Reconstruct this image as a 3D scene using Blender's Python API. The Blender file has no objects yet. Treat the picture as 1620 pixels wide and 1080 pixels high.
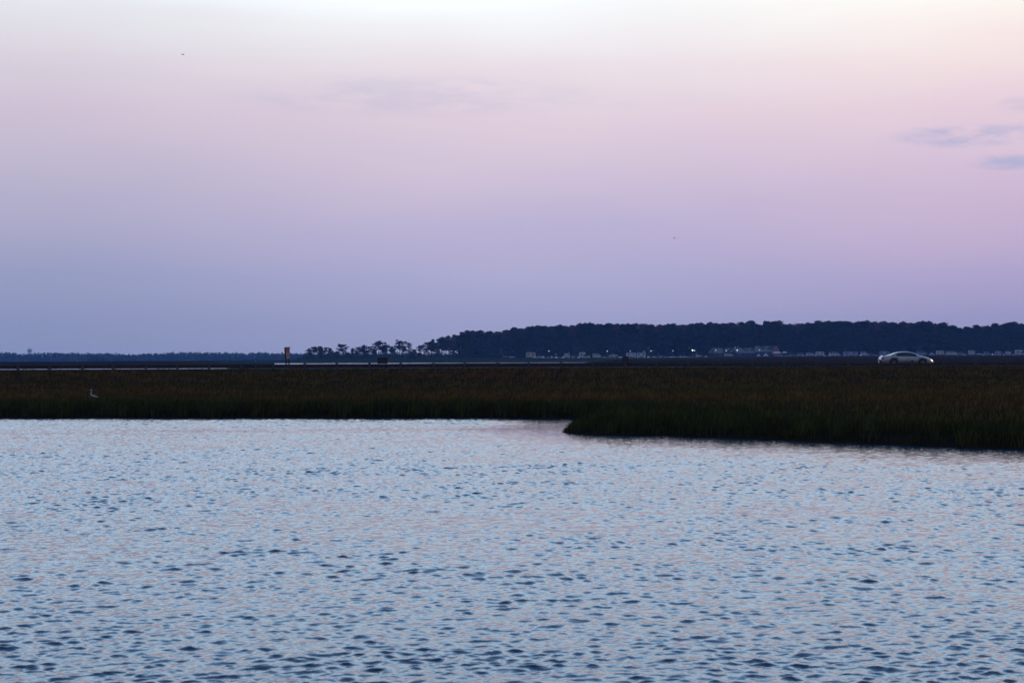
import bpy, math, random
import numpy as np
from mathutils import Matrix, Vector

R = math.radians
sc = bpy.context.scene
col = sc.collection
random.seed(11)
rng = np.random.default_rng(11)

# ------------------------------------------------------------------ survey of the place
F = 2700.0            # focal length in photograph pixels
EYE = 2.2             # eye height over the water, metres


def hor(px): return 571.0 - 7.3 * px / 1620.0
def X(px, D): return (px - 810.0) * D / F
def Z(px, py, D): return EYE + (hor(px) - py) * D / F


def S(r, g, b):
    f = lambda c: ((c / 255 + 0.055) / 1.055) ** 2.4 if c > 10 else c / 255 / 12.92
    return (f(r), f(g), f(b), 1.0)


# ------------------------------------------------------------------ camera
cam = bpy.data.cameras.new('camera')
cam.sensor_width = 36
cam.lens = 60
cam.clip_end = 20000
cam.dof.use_dof = True
cam.dof.focus_distance = 150
cam.dof.aperture_fstop = 7.1
camo = bpy.data.objects.new('camera', cam)
col.objects.link(camo)
camo.matrix_world = (Matrix.Translation((0, 0, EYE)) @ Matrix.Rotation(R(90 + 0.580), 4, 'X')
                     @ Matrix.Rotation(R(-0.258), 4, 'Z'))
sc.camera = camo

sc.view_settings.view_transform = 'Standard'
sc.view_settings.look = 'None'
sc.view_settings.exposure = 0
sc.view_settings.gamma = 1
sc.cycles.volume_bounces = 1
sc.cycles.max_bounces = 8

# ------------------------------------------------------------------ world: dusk sky opposite the sunset
w = bpy.data.worlds.new('World')
sc.world = w
w.use_nodes = True
nt = w.node_tree
nt.nodes.clear()


class NG:
    """small helper to write node graphs as expressions"""
    def __init__(s, nt): s.nt = nt
    def n(s, t, **kw):
        nd = s.nt.nodes.new(t)
        for k, v in kw.items(): setattr(nd, k, v)
        return nd
    def put(s, sock, v):
        if isinstance(v, bpy.types.NodeSocket): s.nt.links.new(v, sock)
        elif v is not None: sock.default_value = v
    def m(s, op, a, b=None, c=None, clamp=False):
        nd = s.n('ShaderNodeMath', operation=op, use_clamp=clamp)
        for i, v in enumerate((a, b, c)): s.put(nd.inputs[i], v)
        return nd.outputs[0]
    def rng(s, v, a, b, c=0.0, d=1.0, smooth=True):
        nd = s.n('ShaderNodeMapRange', interpolation_type='SMOOTHSTEP' if smooth else 'LINEAR')
        for i, q in enumerate((v, a, b, c, d)): s.put(nd.inputs[i], q)
        return nd.outputs[0]
    def mix(s, f, a, b, blend='MIX'):
        nd = s.n('ShaderNodeMix', data_type='RGBA', blend_type=blend)
        s.put(nd.inputs[0], f); s.put(nd.inputs[6], a); s.put(nd.inputs[7], b)
        return nd.outputs[2]
    def ramp(s, v, stops, interp='LINEAR'):
        nd = s.n('ShaderNodeValToRGB')
        nd.color_ramp.interpolation = interp
        e = nd.color_ramp.elements
        while len(e) > 1: e.remove(e[0])
        e[0].position, e[0].color = stops[0]
        for p, c in stops[1:]:
            x = e.new(p); x.color = c
        s.put(nd.inputs[0], v)
        return nd.outputs[0]
    def noise(s, vec, scale, detail=4, rough=0.55, dim='3D'):
        nd = s.n('ShaderNodeTexNoise', noise_dimensions=dim)
        s.put(nd.inputs['Vector'], vec)
        nd.inputs['Scale'].default_value = scale
        nd.inputs['Detail'].default_value = detail
        nd.inputs['Roughness'].default_value = rough
        return nd.outputs[0]
    def xyz(s, a, b, c):
        nd = s.n('ShaderNodeCombineXYZ')
        for i, v in enumerate((a, b, c)): s.put(nd.inputs[i], v)
        return nd.outputs[0]


g = NG(nt)
tc = g.n('ShaderNodeTexCoord')
sep = g.n('ShaderNodeSeparateXYZ')
nt.links.new(tc.outputs['Generated'], sep.inputs[0])
dx, dy, dz = sep.outputs
el = g.m('SQRT', g.m('MAXIMUM', dz, 0.0))
# slow unevenness of the dusk bands
wob = g.noise(g.xyz(g.m('MULTIPLY', dx, 2.2), dy, g.m('MULTIPLY', dz, 9.0)), 1.6, 3)
el = g.m('ADD', el, g.m('MULTIPLY', g.m('SUBTRACT', wob, 0.5), 0.05))


def band(rows, k=1.06):
    out = []
    for z, c in rows:
        q = S(*c) if max(c) > 6 else c
        out.append((math.sqrt(z), (q[0] * k, q[1] * k, q[2] * k, 1)))
    return out


HIGH = [(0.245, (1.08, 1.22, 1.36)), (0.29, (1.22, 1.58, 1.98)), (0.37, (1.12, 1.64, 2.25)), (0.48, (.70, 1.18, 1.88)), (0.61, (.40, .70, 1.22)), (0.78, (.20, .36, .70)), (1.0, (.05, .10, .24))]
left = band([(0, (122, 134, 182)), (.022, (133, 143, 184)), (.050, (147, 153, 190)), (.080, (168, 166, 197)), (.110, (184, 178, 202)),
             (.140, (200, 188, 208)), (.170, (212, 205, 217)), (.200, (222, 224, 232))] + HIGH)
mid = band([(0, (136, 144, 190)), (.022, (150, 155, 198)), (.050, (166, 165, 204)), (.080, (181, 174, 208)), (.110, (203, 189, 212)),
            (.140, (219, 203, 217)), (.170, (229, 220, 228)), (.200, (240, 242, 245))] + HIGH)
right = band([(0, (128, 132, 184)), (.022, (146, 146, 192)), (.050, (170, 160, 200)), (.080, (194, 175, 205)), (.110, (207, 187, 211)),
              (.140, (225, 203, 216)), (.170, (240, 224, 224)), (.200, (252, 249, 243))] + HIGH)
c1 = g.ramp(el, left); c2 = g.ramp(el, mid); c3 = g.ramp(el, right)
front = g.mix(g.rng(dx, -.30, .02), c1, c2)
front = g.mix(g.rng(dx, .02, .31), front, c3)
# thin grey-blue clouds
cn = g.noise(g.xyz(g.m('MULTIPLY', dx, 1.0), dy, g.m('MULTIPLY', dz, 4.2)), 26.0, 6, .66)
cm = None
for (px, py, rx, ry, amt) in ((1545, 214, 160, 22, 1.0), (1592, 257, 62, 15, 1.0), (1612, 168, 40, 18, .55), (650, 152, 330, 40, .36), (1000, 160, 260, 16, .12)):
    d = Vector(((px - 810) / F, 1, (hor(px) - py) / F)).normalized()
    ex = g.m('DIVIDE', g.m('SUBTRACT', dx, d.x), rx / F)
    ez = g.m('DIVIDE', g.m('SUBTRACT', dz, d.z), ry / F)
    rr = g.m('ADD', g.m('MULTIPLY', ex, ex), g.m('MULTIPLY', ez, ez))
    k = g.m('MULTIPLY', g.rng(rr, 1.0, 0.0), amt)
    cm = k if cm is None else g.m('MAXIMUM', cm, k)
cmask = g.m('MULTIPLY', g.rng(cn, .34, .64), cm)
cmask = g.m('MULTIPLY', cmask, g.rng(dy, 0, .2))
front = g.mix(g.m('MULTIPLY', cmask, .64), front, S(160, 172, 212))
# the afterglow side, behind the camera
back = g.ramp(el, [(0, (.05, .05, .07, 1)), (.12, (.10, .085, .09, 1)), (.2, (.42, .27, .22, 1)), (.38, (.45, .33, .30, 1)), (.55, (.25, .26, .33, 1))] +
              [(math.sqrt(z), (c[0], c[1], c[2], 1)) for z, c in HIGH[4:]])
skyc = g.mix(g.rng(dy, -.35, .25), back, front)
low = g.rng(dz, -.12, -.01)
skyc = g.mix(low, (.004, .006, .010, 1), skyc)
bg = g.n('ShaderNodeBackground')
g.put(bg.inputs[0], skyc)
bg.inputs[1].default_value = 1.0
wo = g.n('ShaderNodeOutputWorld')
nt.links.new(bg.outputs[0], wo.inputs[0])


# ------------------------------------------------------------------ object helpers
def tag(o, label=None, cat=None, group=None, kind=None):
    if label: o['label'] = label
    if cat: o['category'] = cat
    if group: o['group'] = group
    if kind: o['kind'] = kind
    return o


def empty(name, loc, rz=0, label=None, cat=None, group=None):
    o = bpy.data.objects.new(name, None)
    col.objects.link(o)
    o.location = loc
    o.rotation_euler = (0, 0, rz)
    o.empty_display_size = .3
    return tag(o, label, cat, group)


class MB:
    def __init__(s): s.v = []; s.f = []
    def add(s, v, f):
        b = len(s.v)
        s.v += [tuple(p) for p in v]
        s.f += [tuple(i + b for i in q) for q in f]
        return s
    def box(s, c, d, rz=0, taper=1.0, ry=0):
        hx, hy, hz = d[0] / 2, d[1] / 2, d[2] / 2
        M = Matrix.Rotation(rz, 3, 'Z') @ Matrix.Rotation(ry, 3, 'Y')
        vs = []
        for z, k in ((-hz, 1), (hz, taper)):
            for x, y in ((-hx, -hy), (hx, -hy), (hx, hy), (-hx, hy)):
                vs.append(M @ Vector((x * k, y * k, z)) + Vector(c))
        return s.add(vs, [(3, 2, 1, 0), (4, 5, 6, 7), (0, 1, 5, 4), (1, 2, 6, 5), (2, 3, 7, 6), (3, 0, 4, 7)])
    def tube(s, pts, rad, n=8, flat=1.0):
        pts = [Vector(p) for p in pts]
        vs = []; fs = []
        for i, p in enumerate(pts):
            t = (pts[min(i + 1, len(pts) - 1)] - pts[max(i - 1, 0)]).normalized()
            a = t.cross(Vector((0, 1, 0)) if abs(t.y) < .9 else Vector((1, 0, 0))).normalized()
            b = t.cross(a)
            r = rad[i] if hasattr(rad, '__len__') else rad
            for k in range(n):
                th = 2 * math.pi * k / n
                vs.append(p + a * (r * math.cos(th)) + b * (r * flat * math.sin(th)))
        for i in range(len(pts) - 1):
            for k in range(n):
                fs.append((i * n + k, i * n + (k + 1) % n, (i + 1) * n + (k + 1) % n, (i + 1) * n + k))
        fs.append(tuple(reversed(range(n))))
        fs.append(tuple(range((len(pts) - 1) * n, len(pts) * n)))
        return s.add(vs, fs)
    def prism(s, poly, y0, y1, inset=0.0):
        """polygon in x-z pushed along y"""
        n = len(poly)
        cx = sum(p[0] for p in poly) / n; cz = sum(p[1] for p in poly) / n
        vs = [(p[0], y0, p[1]) for p in poly] + [(p[0], y1, p[1]) for p in poly]
        if inset:
            ins = [(cx + (p[0] - cx) * (1 - inset), cz + (p[1] - cz) * (1 - inset)) for p in poly]
            e = abs(y1 - y0) * .06
            sg = 1 if y1 > y0 else -1
            vs = [(p[0], y0, p[1]) for p in ins] + [(p[0], y0 + sg * e, p[1]) for p in poly] + \
                 [(p[0], y1 - sg * e, p[1]) for p in poly] + [(p[0], y1, p[1]) for p in ins]
        L = len(vs) // n
        fs = [tuple(range(n)), tuple(reversed(range((L - 1) * n, L * n)))]
        for l in range(L - 1):
            for i in range(n):
                j = (i + 1) % n
                fs.append((l * n + j, l * n + i, (l + 1) * n + i, (l + 1) * n + j))
        return s.add(vs, fs)
    def ball(s, c, r, n=10, m=6):
        vs = []; fs = []
        rx, ry, rz_ = r if hasattr(r, '__len__') else (r, r, r)
        for i in range(1, m):
            ph = math.pi * i / m
            for k in range(n):
                th = 2 * math.pi * k / n
                vs.append((c[0] + rx * math.sin(ph) * math.cos(th), c[1] + ry * math.sin(ph) * math.sin(th), c[2] + rz_ * math.cos(ph)))
        for i in range(m - 2):
            for k in range(n):
                fs.append((i * n + k, (i + 1) * n + k, (i + 1) * n + (k + 1) % n, i * n + (k + 1) % n))
        t = len(vs); vs += [(c[0], c[1], c[2] + rz_), (c[0], c[1], c[2] - rz_)]
        for k in range(n):
            fs.append((t, k, (k + 1) % n))
            fs.append((t + 1, (m - 2) * n + (k + 1) % n, (m - 2) * n + k))
        return s.add(vs, fs)
    def mesh(s, name, m, smooth=False):
        me = bpy.data.meshes.new(name)
        me.from_pydata(s.v, [], s.f)
        me.materials.append(m)
        if smooth: me.polygons.foreach_set('use_smooth', [True] * len(me.polygons))
        me.update()
        return me
    def build(s, name, m, parent=None, smooth=False):
        o = bpy.data.objects.new(name, s.mesh(name, m, smooth))
        col.objects.link(o)
        o.parent = parent
        return o


def np_mesh(name, verts, quads, m, colors=None, smooth=True, tris=None):
    me = bpy.data.meshes.new(name)
    verts = np.asarray(verts, np.float32).reshape(-1, 3)
    loops = []; starts = []; tot = []
    off = 0
    for arr, k in ((quads, 4), (tris, 3)):
        if arr is None or not len(arr): continue
        arr = np.asarray(arr, np.int32).reshape(-1, k)
        loops.append(arr.ravel())
        starts.append(off + np.arange(len(arr), dtype=np.int32) * k)
        off += arr.size
    loops = np.concatenate(loops); starts = np.concatenate(starts)
    me.vertices.add(len(verts)); me.vertices.foreach_set('co', verts.ravel())
    me.loops.add(len(loops)); me.loops.foreach_set('vertex_index', loops)
    me.polygons.add(len(starts)); me.polygons.foreach_set('loop_start', starts)
    me.update(calc_edges=True)
    me.validate()
    if smooth: me.polygons.foreach_set('use_smooth', np.ones(len(me.polygons), bool))
    if colors is not None:
        a = me.attributes.new('tint', 'FLOAT_COLOR', 'POINT')
        c = np.ones((len(verts), 4), np.float32); c[:, :3] = colors
        a.data.foreach_set('color', c.ravel())
    me.materials.append(m)
    o = bpy.data.objects.new(name, me)
    col.objects.link(o)
    return o


def grid_quads(r, c):
    i = np.arange(r - 1)[:, None] * c + np.arange(c - 1)[None, :]
    return np.stack([i, i + 1, i + c + 1, i + c], -1).reshape(-1, 4)


# ------------------------------------------------------------------ materials
MATS = {}


def mat(name, c, rough=.6, metal=0., var=.25, scale=3., emit=None, attr=False, spec=.5, coat=0., bump=0., bscale=20.):
    if name in MATS: return MATS[name]
    m = bpy.data.materials.new(name)
    m.use_nodes = True
    gg = NG(m.node_tree)
    b = m.node_tree.nodes['Principled BSDF']
    tcn = gg.n('ShaderNodeTexCoord')
    nz = gg.noise(tcn.outputs['Object'], scale, 5, .6)
    k = gg.rng(nz, .25, .75, 1 - var, 1 + var, False)
    if attr:
        at = gg.n('ShaderNodeAttribute', attribute_name='tint')
        base = at.outputs['Color']
    else:
        base = (c[0], c[1], c[2], 1)
    vm = gg.n('ShaderNodeVectorMath', operation='SCALE')
    gg.put(vm.inputs[0], base if attr else base[:3])
    gg.put(vm.inputs['Scale'], k)
    gg.put(b.inputs['Base Color'], vm.outputs[0])
    gg.put(b.inputs['Roughness'], gg.rng(nz, .2, .8, max(.02, rough - .08), min(1, rough + .08), False))
    b.inputs['Metallic'].default_value = metal
    b.inputs['Specular IOR Level'].default_value = spec
    b.inputs['Coat Weight'].default_value = coat
    b.inputs['Coat Roughness'].default_value = .05
    if bump:
        bn = gg.n('ShaderNodeBump')
        bn.inputs['Strength'].default_value = .6
        bn.inputs['Distance'].default_value = bump
        gg.put(bn.inputs['Height'], gg.noise(tcn.outputs['Object'], bscale, 4))
        gg.put(b.inputs['Normal'], bn.outputs[0])
    if emit:
        b.inputs['Emission Color'].default_value = (*emit[:3], 1)
        b.inputs['Emission Strength'].default_value = emit[3]
    MATS[name] = m
    return m


M_mud = mat('marsh mud', (.012, .009, .006), .95, var=.4, scale=1.5, bump=.03, bscale=6, spec=.0)
M_grass = mat('marsh grass blades', None, .85, var=.3, scale=.8, attr=True, spec=0.)
M_far = mat('far marsh turf', None, .9, var=.45, scale=.03, attr=True, spec=0., bump=.25, bscale=.6)
M_asph = mat('asphalt', (.030, .030, .032), .95, var=.25, scale=4, bump=.004, bscale=60, spec=0.)
M_line = mat('road paint', (.62, .6, .55), .6, var=.2, scale=6)
M_timber = mat('weathered dark timber', (.034, .028, .03), .9, var=.35, scale=5, spec=.1, bump=.004, bscale=30)
M_post = mat('pale weathered post', (.05, .05, .055), .85, var=.3, scale=7, spec=0., bump=.004, bscale=40)
M_bark = mat('pine bark', (.055, .04, .03), .9, var=.4, scale=2)
M_needle = mat('pine needles', (.034, .045, .020), .8, var=.45, scale=.25, spec=.2)
M_leaf = mat('broad leaves', (.040, .046, .020), .8, var=.4, scale=.3, spec=.2)
M_twig = mat('bare reddish twigs', (.10, .06, .05), .9, var=.3, scale=.5, spec=.1)
M_farleaf = mat('far wood leaves', (.040, .055, .028), .9, var=.4, scale=.02, spec=.1)
M_under = mat('undergrowth leaves', (.036, .046, .022), .9, var=.4, scale=.2, spec=.1)
M_white = mat('white painted metal', (.31, .33, .37), .4, var=.08, scale=1)
M_offw = mat('aged white panel', (.27, .30, .36), .5, var=.15, scale=1)
M_blue = mat('faded blue panel', (.10, .16, .27), .5, var=.15, scale=1)
M_tan = mat('tan panel', (.28, .23, .18), .6, var=.15, scale=1)
M_grey = mat('grey roof shingle', (.10, .112, .135), .8, var=.2, scale=.8)
M_wall = mat('dark board wall', (.035, .04, .05), .8, var=.2, scale=.8)
M_red = mat('faded red boards', (.22, .06, .065), .7, var=.2, scale=1)
M_dark = mat('dark glass', (.012, .014, .018), .08, var=.1, spec=.6)
M_rub = mat('black rubber', (.015, .015, .016), .8, var=.2)
M_rim = mat('alloy rim', (.16, .165, .175), .35, metal=.9, var=.1)
M_silver = mat('silver car paint', (.225, .235, .255), .36, metal=.30, var=.05, scale=2, coat=.15)
M_plastic = mat('black plastic', (.02, .02, .021), .6, var=.2)
M_carwhite = mat('white car paint', (.31, .32, .35), .3, var=.05, coat=.4)
M_cardark = mat('dark blue car paint', (.05, .07, .12), .3, var=.05, coat=.4)
M_head = mat('lit headlamp', (.8, .8, .8), .2, emit=(1, .86, .68, 1.9))
M_amber = mat('lit amber marker', (.7, .25, .04), .3, emit=(1, .30, .06, .55))
M_tail = mat('red tail lamp lens', (.30, .03, .035), .25, var=.1)
M_tail_lit = mat('lit tail lamp', (.4, .05, .04), .25, emit=(1, .35, .25, 1.2))
M_lamp = mat('lit lamp globe', (.8, .8, .8), .4, emit=(.72, .88, 1, .95))
M_lampb = mat('bright lit lamp globe', (.8, .8, .8), .4, emit=(.85, 1, 1, 2.6))
M_pole = mat('grey steel pole', (.12, .12, .13), .5, metal=.6)
M_feather = mat('white feathers', (.25, .26, .26), .85, var=.08, scale=12)
M_bill = mat('dark bill', (.03, .027, .02), .5)
M_legs = mat('dark bird legs', (.03, .03, .025), .6)
M_bird = mat('dark bird plumage', (.03, .026, .028), .8)
M_tank = mat('pale tank paint', (.42, .50, .56), .5, var=.1)


def sign_material():
    m = bpy.data.materials.new('brown sign board')
    m.use_nodes = True
    gg = NG(m.node_tree)
    b = m.node_tree.nodes['Principled BSDF']
    t = gg.n('ShaderNodeTexCoord')
    sp = gg.n('ShaderNodeSeparateXYZ'); m.node_tree.links.new(t.outputs['Object'], sp.inputs[0])
    nz = gg.noise(t.outputs['Object'], 7, 4, .6)
    f = gg.rng(gg.m('ADD', sp.outputs[2], gg.m('MULTIPLY', nz, .35)), 1.74, 1.60)     # faded lower half
    c = gg.mix(f, (.28, .105, .075, 1), (.37, .175, .135, 1))
    c = gg.mix(gg.rng(nz, .55, .7), c, (.22, .085, .06, 1))
    gg.put(b.inputs['Base Color'], c)
    b.inputs['Roughness'].default_value = .55
    return m


M_sign = sign_material()


def water_material():
    m = bpy.data.materials.new('bay water')
    m.use_nodes = True
    gg = NG(m.node_tree)
    b = m.node_tree.nodes['Principled BSDF']
    geo = gg.n('ShaderNodeNewGeometry')
    b.inputs['Base Color'].default_value = (.009, .028, .055, 1)
    b.inputs['Roughness'].default_value = .085
    b.inputs['IOR'].default_value = 1.42
    mp = gg.n('ShaderNodeMapping'); mp.inputs['Scale'].default_value = (.8, 1.0, 1)
    m.node_tree.links.new(geo.outputs['Position'], mp.inputs[0])
    h = gg.noise(mp.outputs[0], 9.0, 3, .55)
    bn = gg.n('ShaderNodeBump'); bn.inputs['Strength'].default_value = .7; bn.inputs['Distance'].default_value = .014
    gg.put(bn.inputs['Height'], h)
    gg.put(b.inputs['Normal'], bn.outputs[0])
    return m


M_water = water_material()


def lowfreq(x, y, lam, seed, n=14):
    """smooth noise in about -1..1 with features near lam metres"""
    r = np.random.default_rng(seed)
    o = np.zeros(np.broadcast(x, y).shape)
    for i in range(n):
        a = r.uniform(0, 2 * math.pi); k = 2 * math.pi / (lam * r.uniform(.6, 1.8)); p = r.uniform(0, 6.28)
        o += np.sin((x * math.cos(a) + y * math.sin(a)) * k + p)
    return o / math.sqrt(n) * .9


def sstep(x, a, b):
    t = np.clip((x - a) / (b - a), 0, 1)
    return t * t * (3 - 2 * t)


# ------------------------------------------------------------------ shoreline of the near marsh
SH = [(-900, 68), (-300, 66.5), (-60, 66.2), (0, 66.0), (90, 65.6), (170, 65.9), (260, 65.0), (330, 64.8), (420, 64.9), (520, 64.3), (600, 64.0), (700, 63.7),
      (760, 63.9), (830, 63.0), (895, 62.6), (930, 61.4), (946, 59.6), (926, 57.2), (900, 54.6), (882, 52.3), (879, 51.3), (896, 50.2), (930, 49.5),
      (975, 48.9), (1040, 48.4), (1100, 47.8), (1160, 46.8), (1240, 45.2), (1330, 43.8), (1400, 42.8), (1470, 41.9), (1550, 41.0), (1620, 40.3), (1760, 38.4), (2300, 34)]
shx = np.array([X(p, d) for p, d in SH]); shy = np.array([d for p, d in SH])


def shore_dist(x, y):
    """distance to the waterline, positive on the marsh"""
    x = np.asarray(x, float); y = np.asarray(y, float)
    best = np.full(x.shape, 1e9)
    inside = np.zeros(x.shape, bool)
    px = np.concatenate([shx, [shx[-1] + 200, shx[0] - 200]]); py = np.concatenate([shy, [400, 400]])
    n = len(px)
    for i in range(n):
        j = (i + 1) % n
        if i < len(shx) - 1:
            vx, vy = px[j] - px[i], py[j] - py[i]
            t = np.clip(((x - px[i]) * vx + (y - py[i]) * vy) / (vx * vx + vy * vy), 0, 1)
            best = np.minimum(best, np.hypot(x - px[i] - t * vx, y - py[i] - t * vy))
        c = ((py[i] > y) != (py[j] > y))
        with np.errstate(divide='ignore', invalid='ignore'):
            inside ^= c & (x < (px[j] - px[i]) * (y - py[i]) / (py[j] - py[i]) + px[i])
    d = np.where(inside, best, -best)
    return d + .18 * lowfreq(x, y, 1.6, 3) + .25 * lowfreq(x, y, 5, 4)


# ------------------------------------------------------------------ water
def build_water():
    ys = [7.5]
    while ys[-1] < 70:
        y = ys[-1]
        p = 1.58 * y * y / (F * EYE)
        st = .03 if y < 10.5 else min(max(.4 * p, .010), .033)
        ys.append(y + st)
    while ys[-1] < 3300: ys.append(ys[-1] * 1.045 + .02)
    ys = np.array(ys); nc = 960
    u = np.linspace(-1, 1, nc)
    Yg = np.repeat(ys[:, None], nc, 1)
    Xg = u[None, :] * (1.5 + .345 * Yg + np.where(Yg > 140, .06 * (Yg - 140), 0))
    near = Yg[:, 0] < 75
    xs, yy = Xg[near], Yg[near]
    d = -shore_dist(xs, yy)                                   # metres from the bank, out on the water
    rightness = sstep(xs, -3, 3)
    calm = sstep(d, .2, 3.2 + 4.8 * rightness)
    gust = np.clip(.96 + .17 * lowfreq(xs * .4, yy, 9, 21) + .15 * lowfreq(xs * .5, yy, 2.2, 22), .6, 1.35)
    bandr = 1 - .38 * np.exp(-((yy - 55 - .25 * xs) / 3.2) ** 2)
    lee = np.exp(-((xs - 3.6) / 8.5) ** 2 - ((yy - 44.6 + .25 * (xs - 3.6)) / 3.6) ** 2)
    amp = (.20 + .80 * calm) * gust * bandr * (1 - .45 * lee)
    h = np.zeros_like(xs); ox = np.zeros_like(xs); oy = np.zeros_like(xs)
    r = np.random.default_rng(5)
    N = 104
    dyr = np.gradient(ys)[near][:, None]
    for i in range(N):
        lam = math.exp(r.uniform(math.log(.05), math.log(.62)))
        a = -math.pi / 2 + .25 + r.normal(0, .55)
        k = 2 * math.pi / lam
        slope = .0275 * (1.3 if .06 < lam < .20 else (.5 if lam > .34 else .82))
        A = slope / k * sstep(lam, 2.0 * dyr, 3.6 * dyr)
        ph = k * (xs * math.cos(a) + yy * math.sin(a)) + r.uniform(0, 6.28)
        s, c = np.sin(ph), np.cos(ph)
        h += A * c
        ox -= math.cos(a) * A * s * .8; oy -= math.sin(a) * A * s * .8
    V = np.zeros((*Xg.shape, 3), np.float32)
    V[..., 0] = Xg; V[..., 1] = Yg
    V[near, :, 0] += (ox * amp).astype(np.float32)
    V[near, :, 1] += (oy * amp).astype(np.float32)
    V[near, :, 2] = (h * amp).astype(np.float32)
    o = np_mesh('water', V, grid_quads(len(ys), nc), M_water)
    tag(o, 'rippled pale blue bay water reflecting the dusk sky', 'water', kind='structure')


build_water()


# ------------------------------------------------------------------ near marsh ground, road, far marsh
def near_z(x, y, d):
    z = np.clip(.02 + .30 * d, -.35, .28) + .03 * lowfreq(x, y, 3, 8) * (d > .3)
    e = np.clip((y - 108) / 35.6, 0, 1) ** 1.25
    return z * (1 - e) + 1.36 * e


def build_near_marsh():
    ys = np.concatenate([np.arange(33, 72, .30), np.arange(72, 136, 1.0), np.linspace(136, 143.65, 14)])
    nc = 300
    u = np.linspace(-1, 1, nc)
    Yg = np.repeat(ys[:, None], nc, 1); Xg = u[None] * (2 + .40 * Yg)
    d = shore_dist(Xg, Yg)
    zz = near_z(Xg, Yg, d)
    q = grid_quads(len(ys), nc)
    keep = (d.ravel()[q].max(1) > -1.6)
    V = np.stack([Xg, Yg, zz], -1).reshape(-1, 3)
    o = np_mesh('marsh_ground', V, q[keep], M_mud)
    tag(o, 'dark muddy ground of the near salt marsh under the grass', 'ground', kind='structure')


build_near_marsh()


def strip(name, x0, x1, prof, m, label, cat):
    V = []; n = 60
    for i in range(n + 1):
        x = x0 + (x1 - x0) * i / n
        V += [(x, y, z) for y, z in prof]
    k = len(prof)
    fs = [(i * k + j, (i + 1) * k + j, (i + 1) * k + j + 1, i * k + j + 1) for i in range(n) for j in range(k - 1)]
    o = MB().add(V, fs).build(name, m)
    return tag(o, label, cat, kind='structure')


strip('road_shoulder', -95, 95, [(143.55, 1.30), (143.7, 1.385), (145.9, 1.40), (146.0, 1.36), (155.2, 1.36), (155.3, 1.40), (157.6, 1.38), (166, -.6)], M_mud,
      'dark earth shoulder carrying the causeway road', 'road shoulder')
strip('road', -95, 95, [(145.95, 1.40), (146.4, 1.415), (150.6, 1.44), (154.8, 1.415), (155.25, 1.40)], M_asph,
      'straight asphalt causeway road across the marsh', 'road')
strip('road_marking', -95, 95, [(146.75, 1.4211), (146.87, 1.4218)], M_line, 'white edge line along the near lane of the road', 'road marking')
strip('road_marking', -95, 95, [(150.5, 1.4434), (150.6, 1.4440), (150.7, 1.4434)], M_line, 'pale centre line of the road', 'road marking')

WD = 1320.0
CD = 1300.0
BASE = ([-400, 0, 440, 500, 640, 860, 1060, 1230, 1450, 1620, 2200], [571.5, 571.2, 569.6, 568.2, 566.8, 566.0, 565.0, 563.2, 561.8, 561.2, 561])


def base_y(px): return np.interp(px, *BASE)
def camp_z(px): return Z(px, base_y(px), CD)


def far_z(x, y):
    px = 810 + F * x / y
    edge = 45 * lowfreq(x, y, 160, 31)
    n = .05 * lowfreq(x, y, 26, 32) + .03 * lowfreq(x, y, 9, 33)
    cz = camp_z(px)
    # left: open water, then a low far marsh
    zl = -.6 + 2.3 * sstep(y + edge * .5, 600, 640) - .5 * sstep(y, 1100, 2700)
    # middle: marsh, creek, meadow
    cr0 = 640 + edge; cr1 = 1085 - 40 * sstep(px, 700, 960) + edge * .25
    ck = sstep(px, 428, 450)
    zm = .55 - .45 * sstep(y, 300, 420) - .75 * ck * sstep(y, cr0 - 15, cr0) + (.40 + .75 * ck) * sstep(y, cr1, cr1 + 12)
    zm = zm + (cz - .5) * sstep(y, cr1 + 5, CD)
    # right: long rise to the camp
    zr = .5 + (cz - .5) * np.clip((y - 165) / (CD - 165), 0, 1) ** .9
    a = sstep(px + edge * .3, 315, 350); b = sstep(px + edge, 940, 1050)
    z = zl * (1 - a) + zm * a
    z = z * (1 - b) + zr * b
    back = sstep(px, 430, 500)
    z = np.where(y > CD, (1.0 + .2) * (1 - back) + np.maximum(cz, 1.2) * back, z)
    z = z + n * (z > 0.1)
    e = sstep(y, 158, 168)
    return 1.30 * (1 - e) + z * e if False else z * e - .7 * (1 - e), px


def build_far():
    ys = np.concatenate([np.arange(158, 200, 3), np.geomspace(200, 1150, 120), np.arange(1155, 1340, 4), np.geomspace(1345, 3320, 50)])
    pxs = np.arange(-520, 2160, 7.0)
    Yg = np.repeat(ys[:, None], len(pxs), 1)
    Xg = (pxs[None] - 810) * Yg / F
    z, px = far_z(Xg, Yg)
    V = np.stack([Xg, Yg, z], -1).reshape(-1, 3)
    t = np.clip(.5 + .5 * lowfreq(Xg, Yg, 60, 41) + .25 * lowfreq(Xg, Yg, 14, 42), 0, 1)[..., None]
    green = np.array((.016, .025, .007)) * (1 - t) + np.array((.020, .023, .007)) * t
    brown = np.array((.025, .014, .010)) * (1 - t) + np.array((.019, .014, .009)) * t
    r = sstep(px + 90 * lowfreq(Xg, Yg, 120, 43), 1000, 1200)[..., None]
    r = np.maximum(r, .55 * sstep(-px, -430, -250)[..., None])
    r = np.maximum(r, ((Yg < 700) | (px < 420) & (Yg < 1000))[..., None] * .8)
    c = green * (1 - r) + brown * r
    o = np_mesh('far_marsh', V, grid_quads(len(ys), len(pxs)), M_far, c.reshape(-1, 3))
    tag(o, 'low far marsh and meadow stretching to the woods beyond the road', 'marsh', kind='structure')


build_far()


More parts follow.
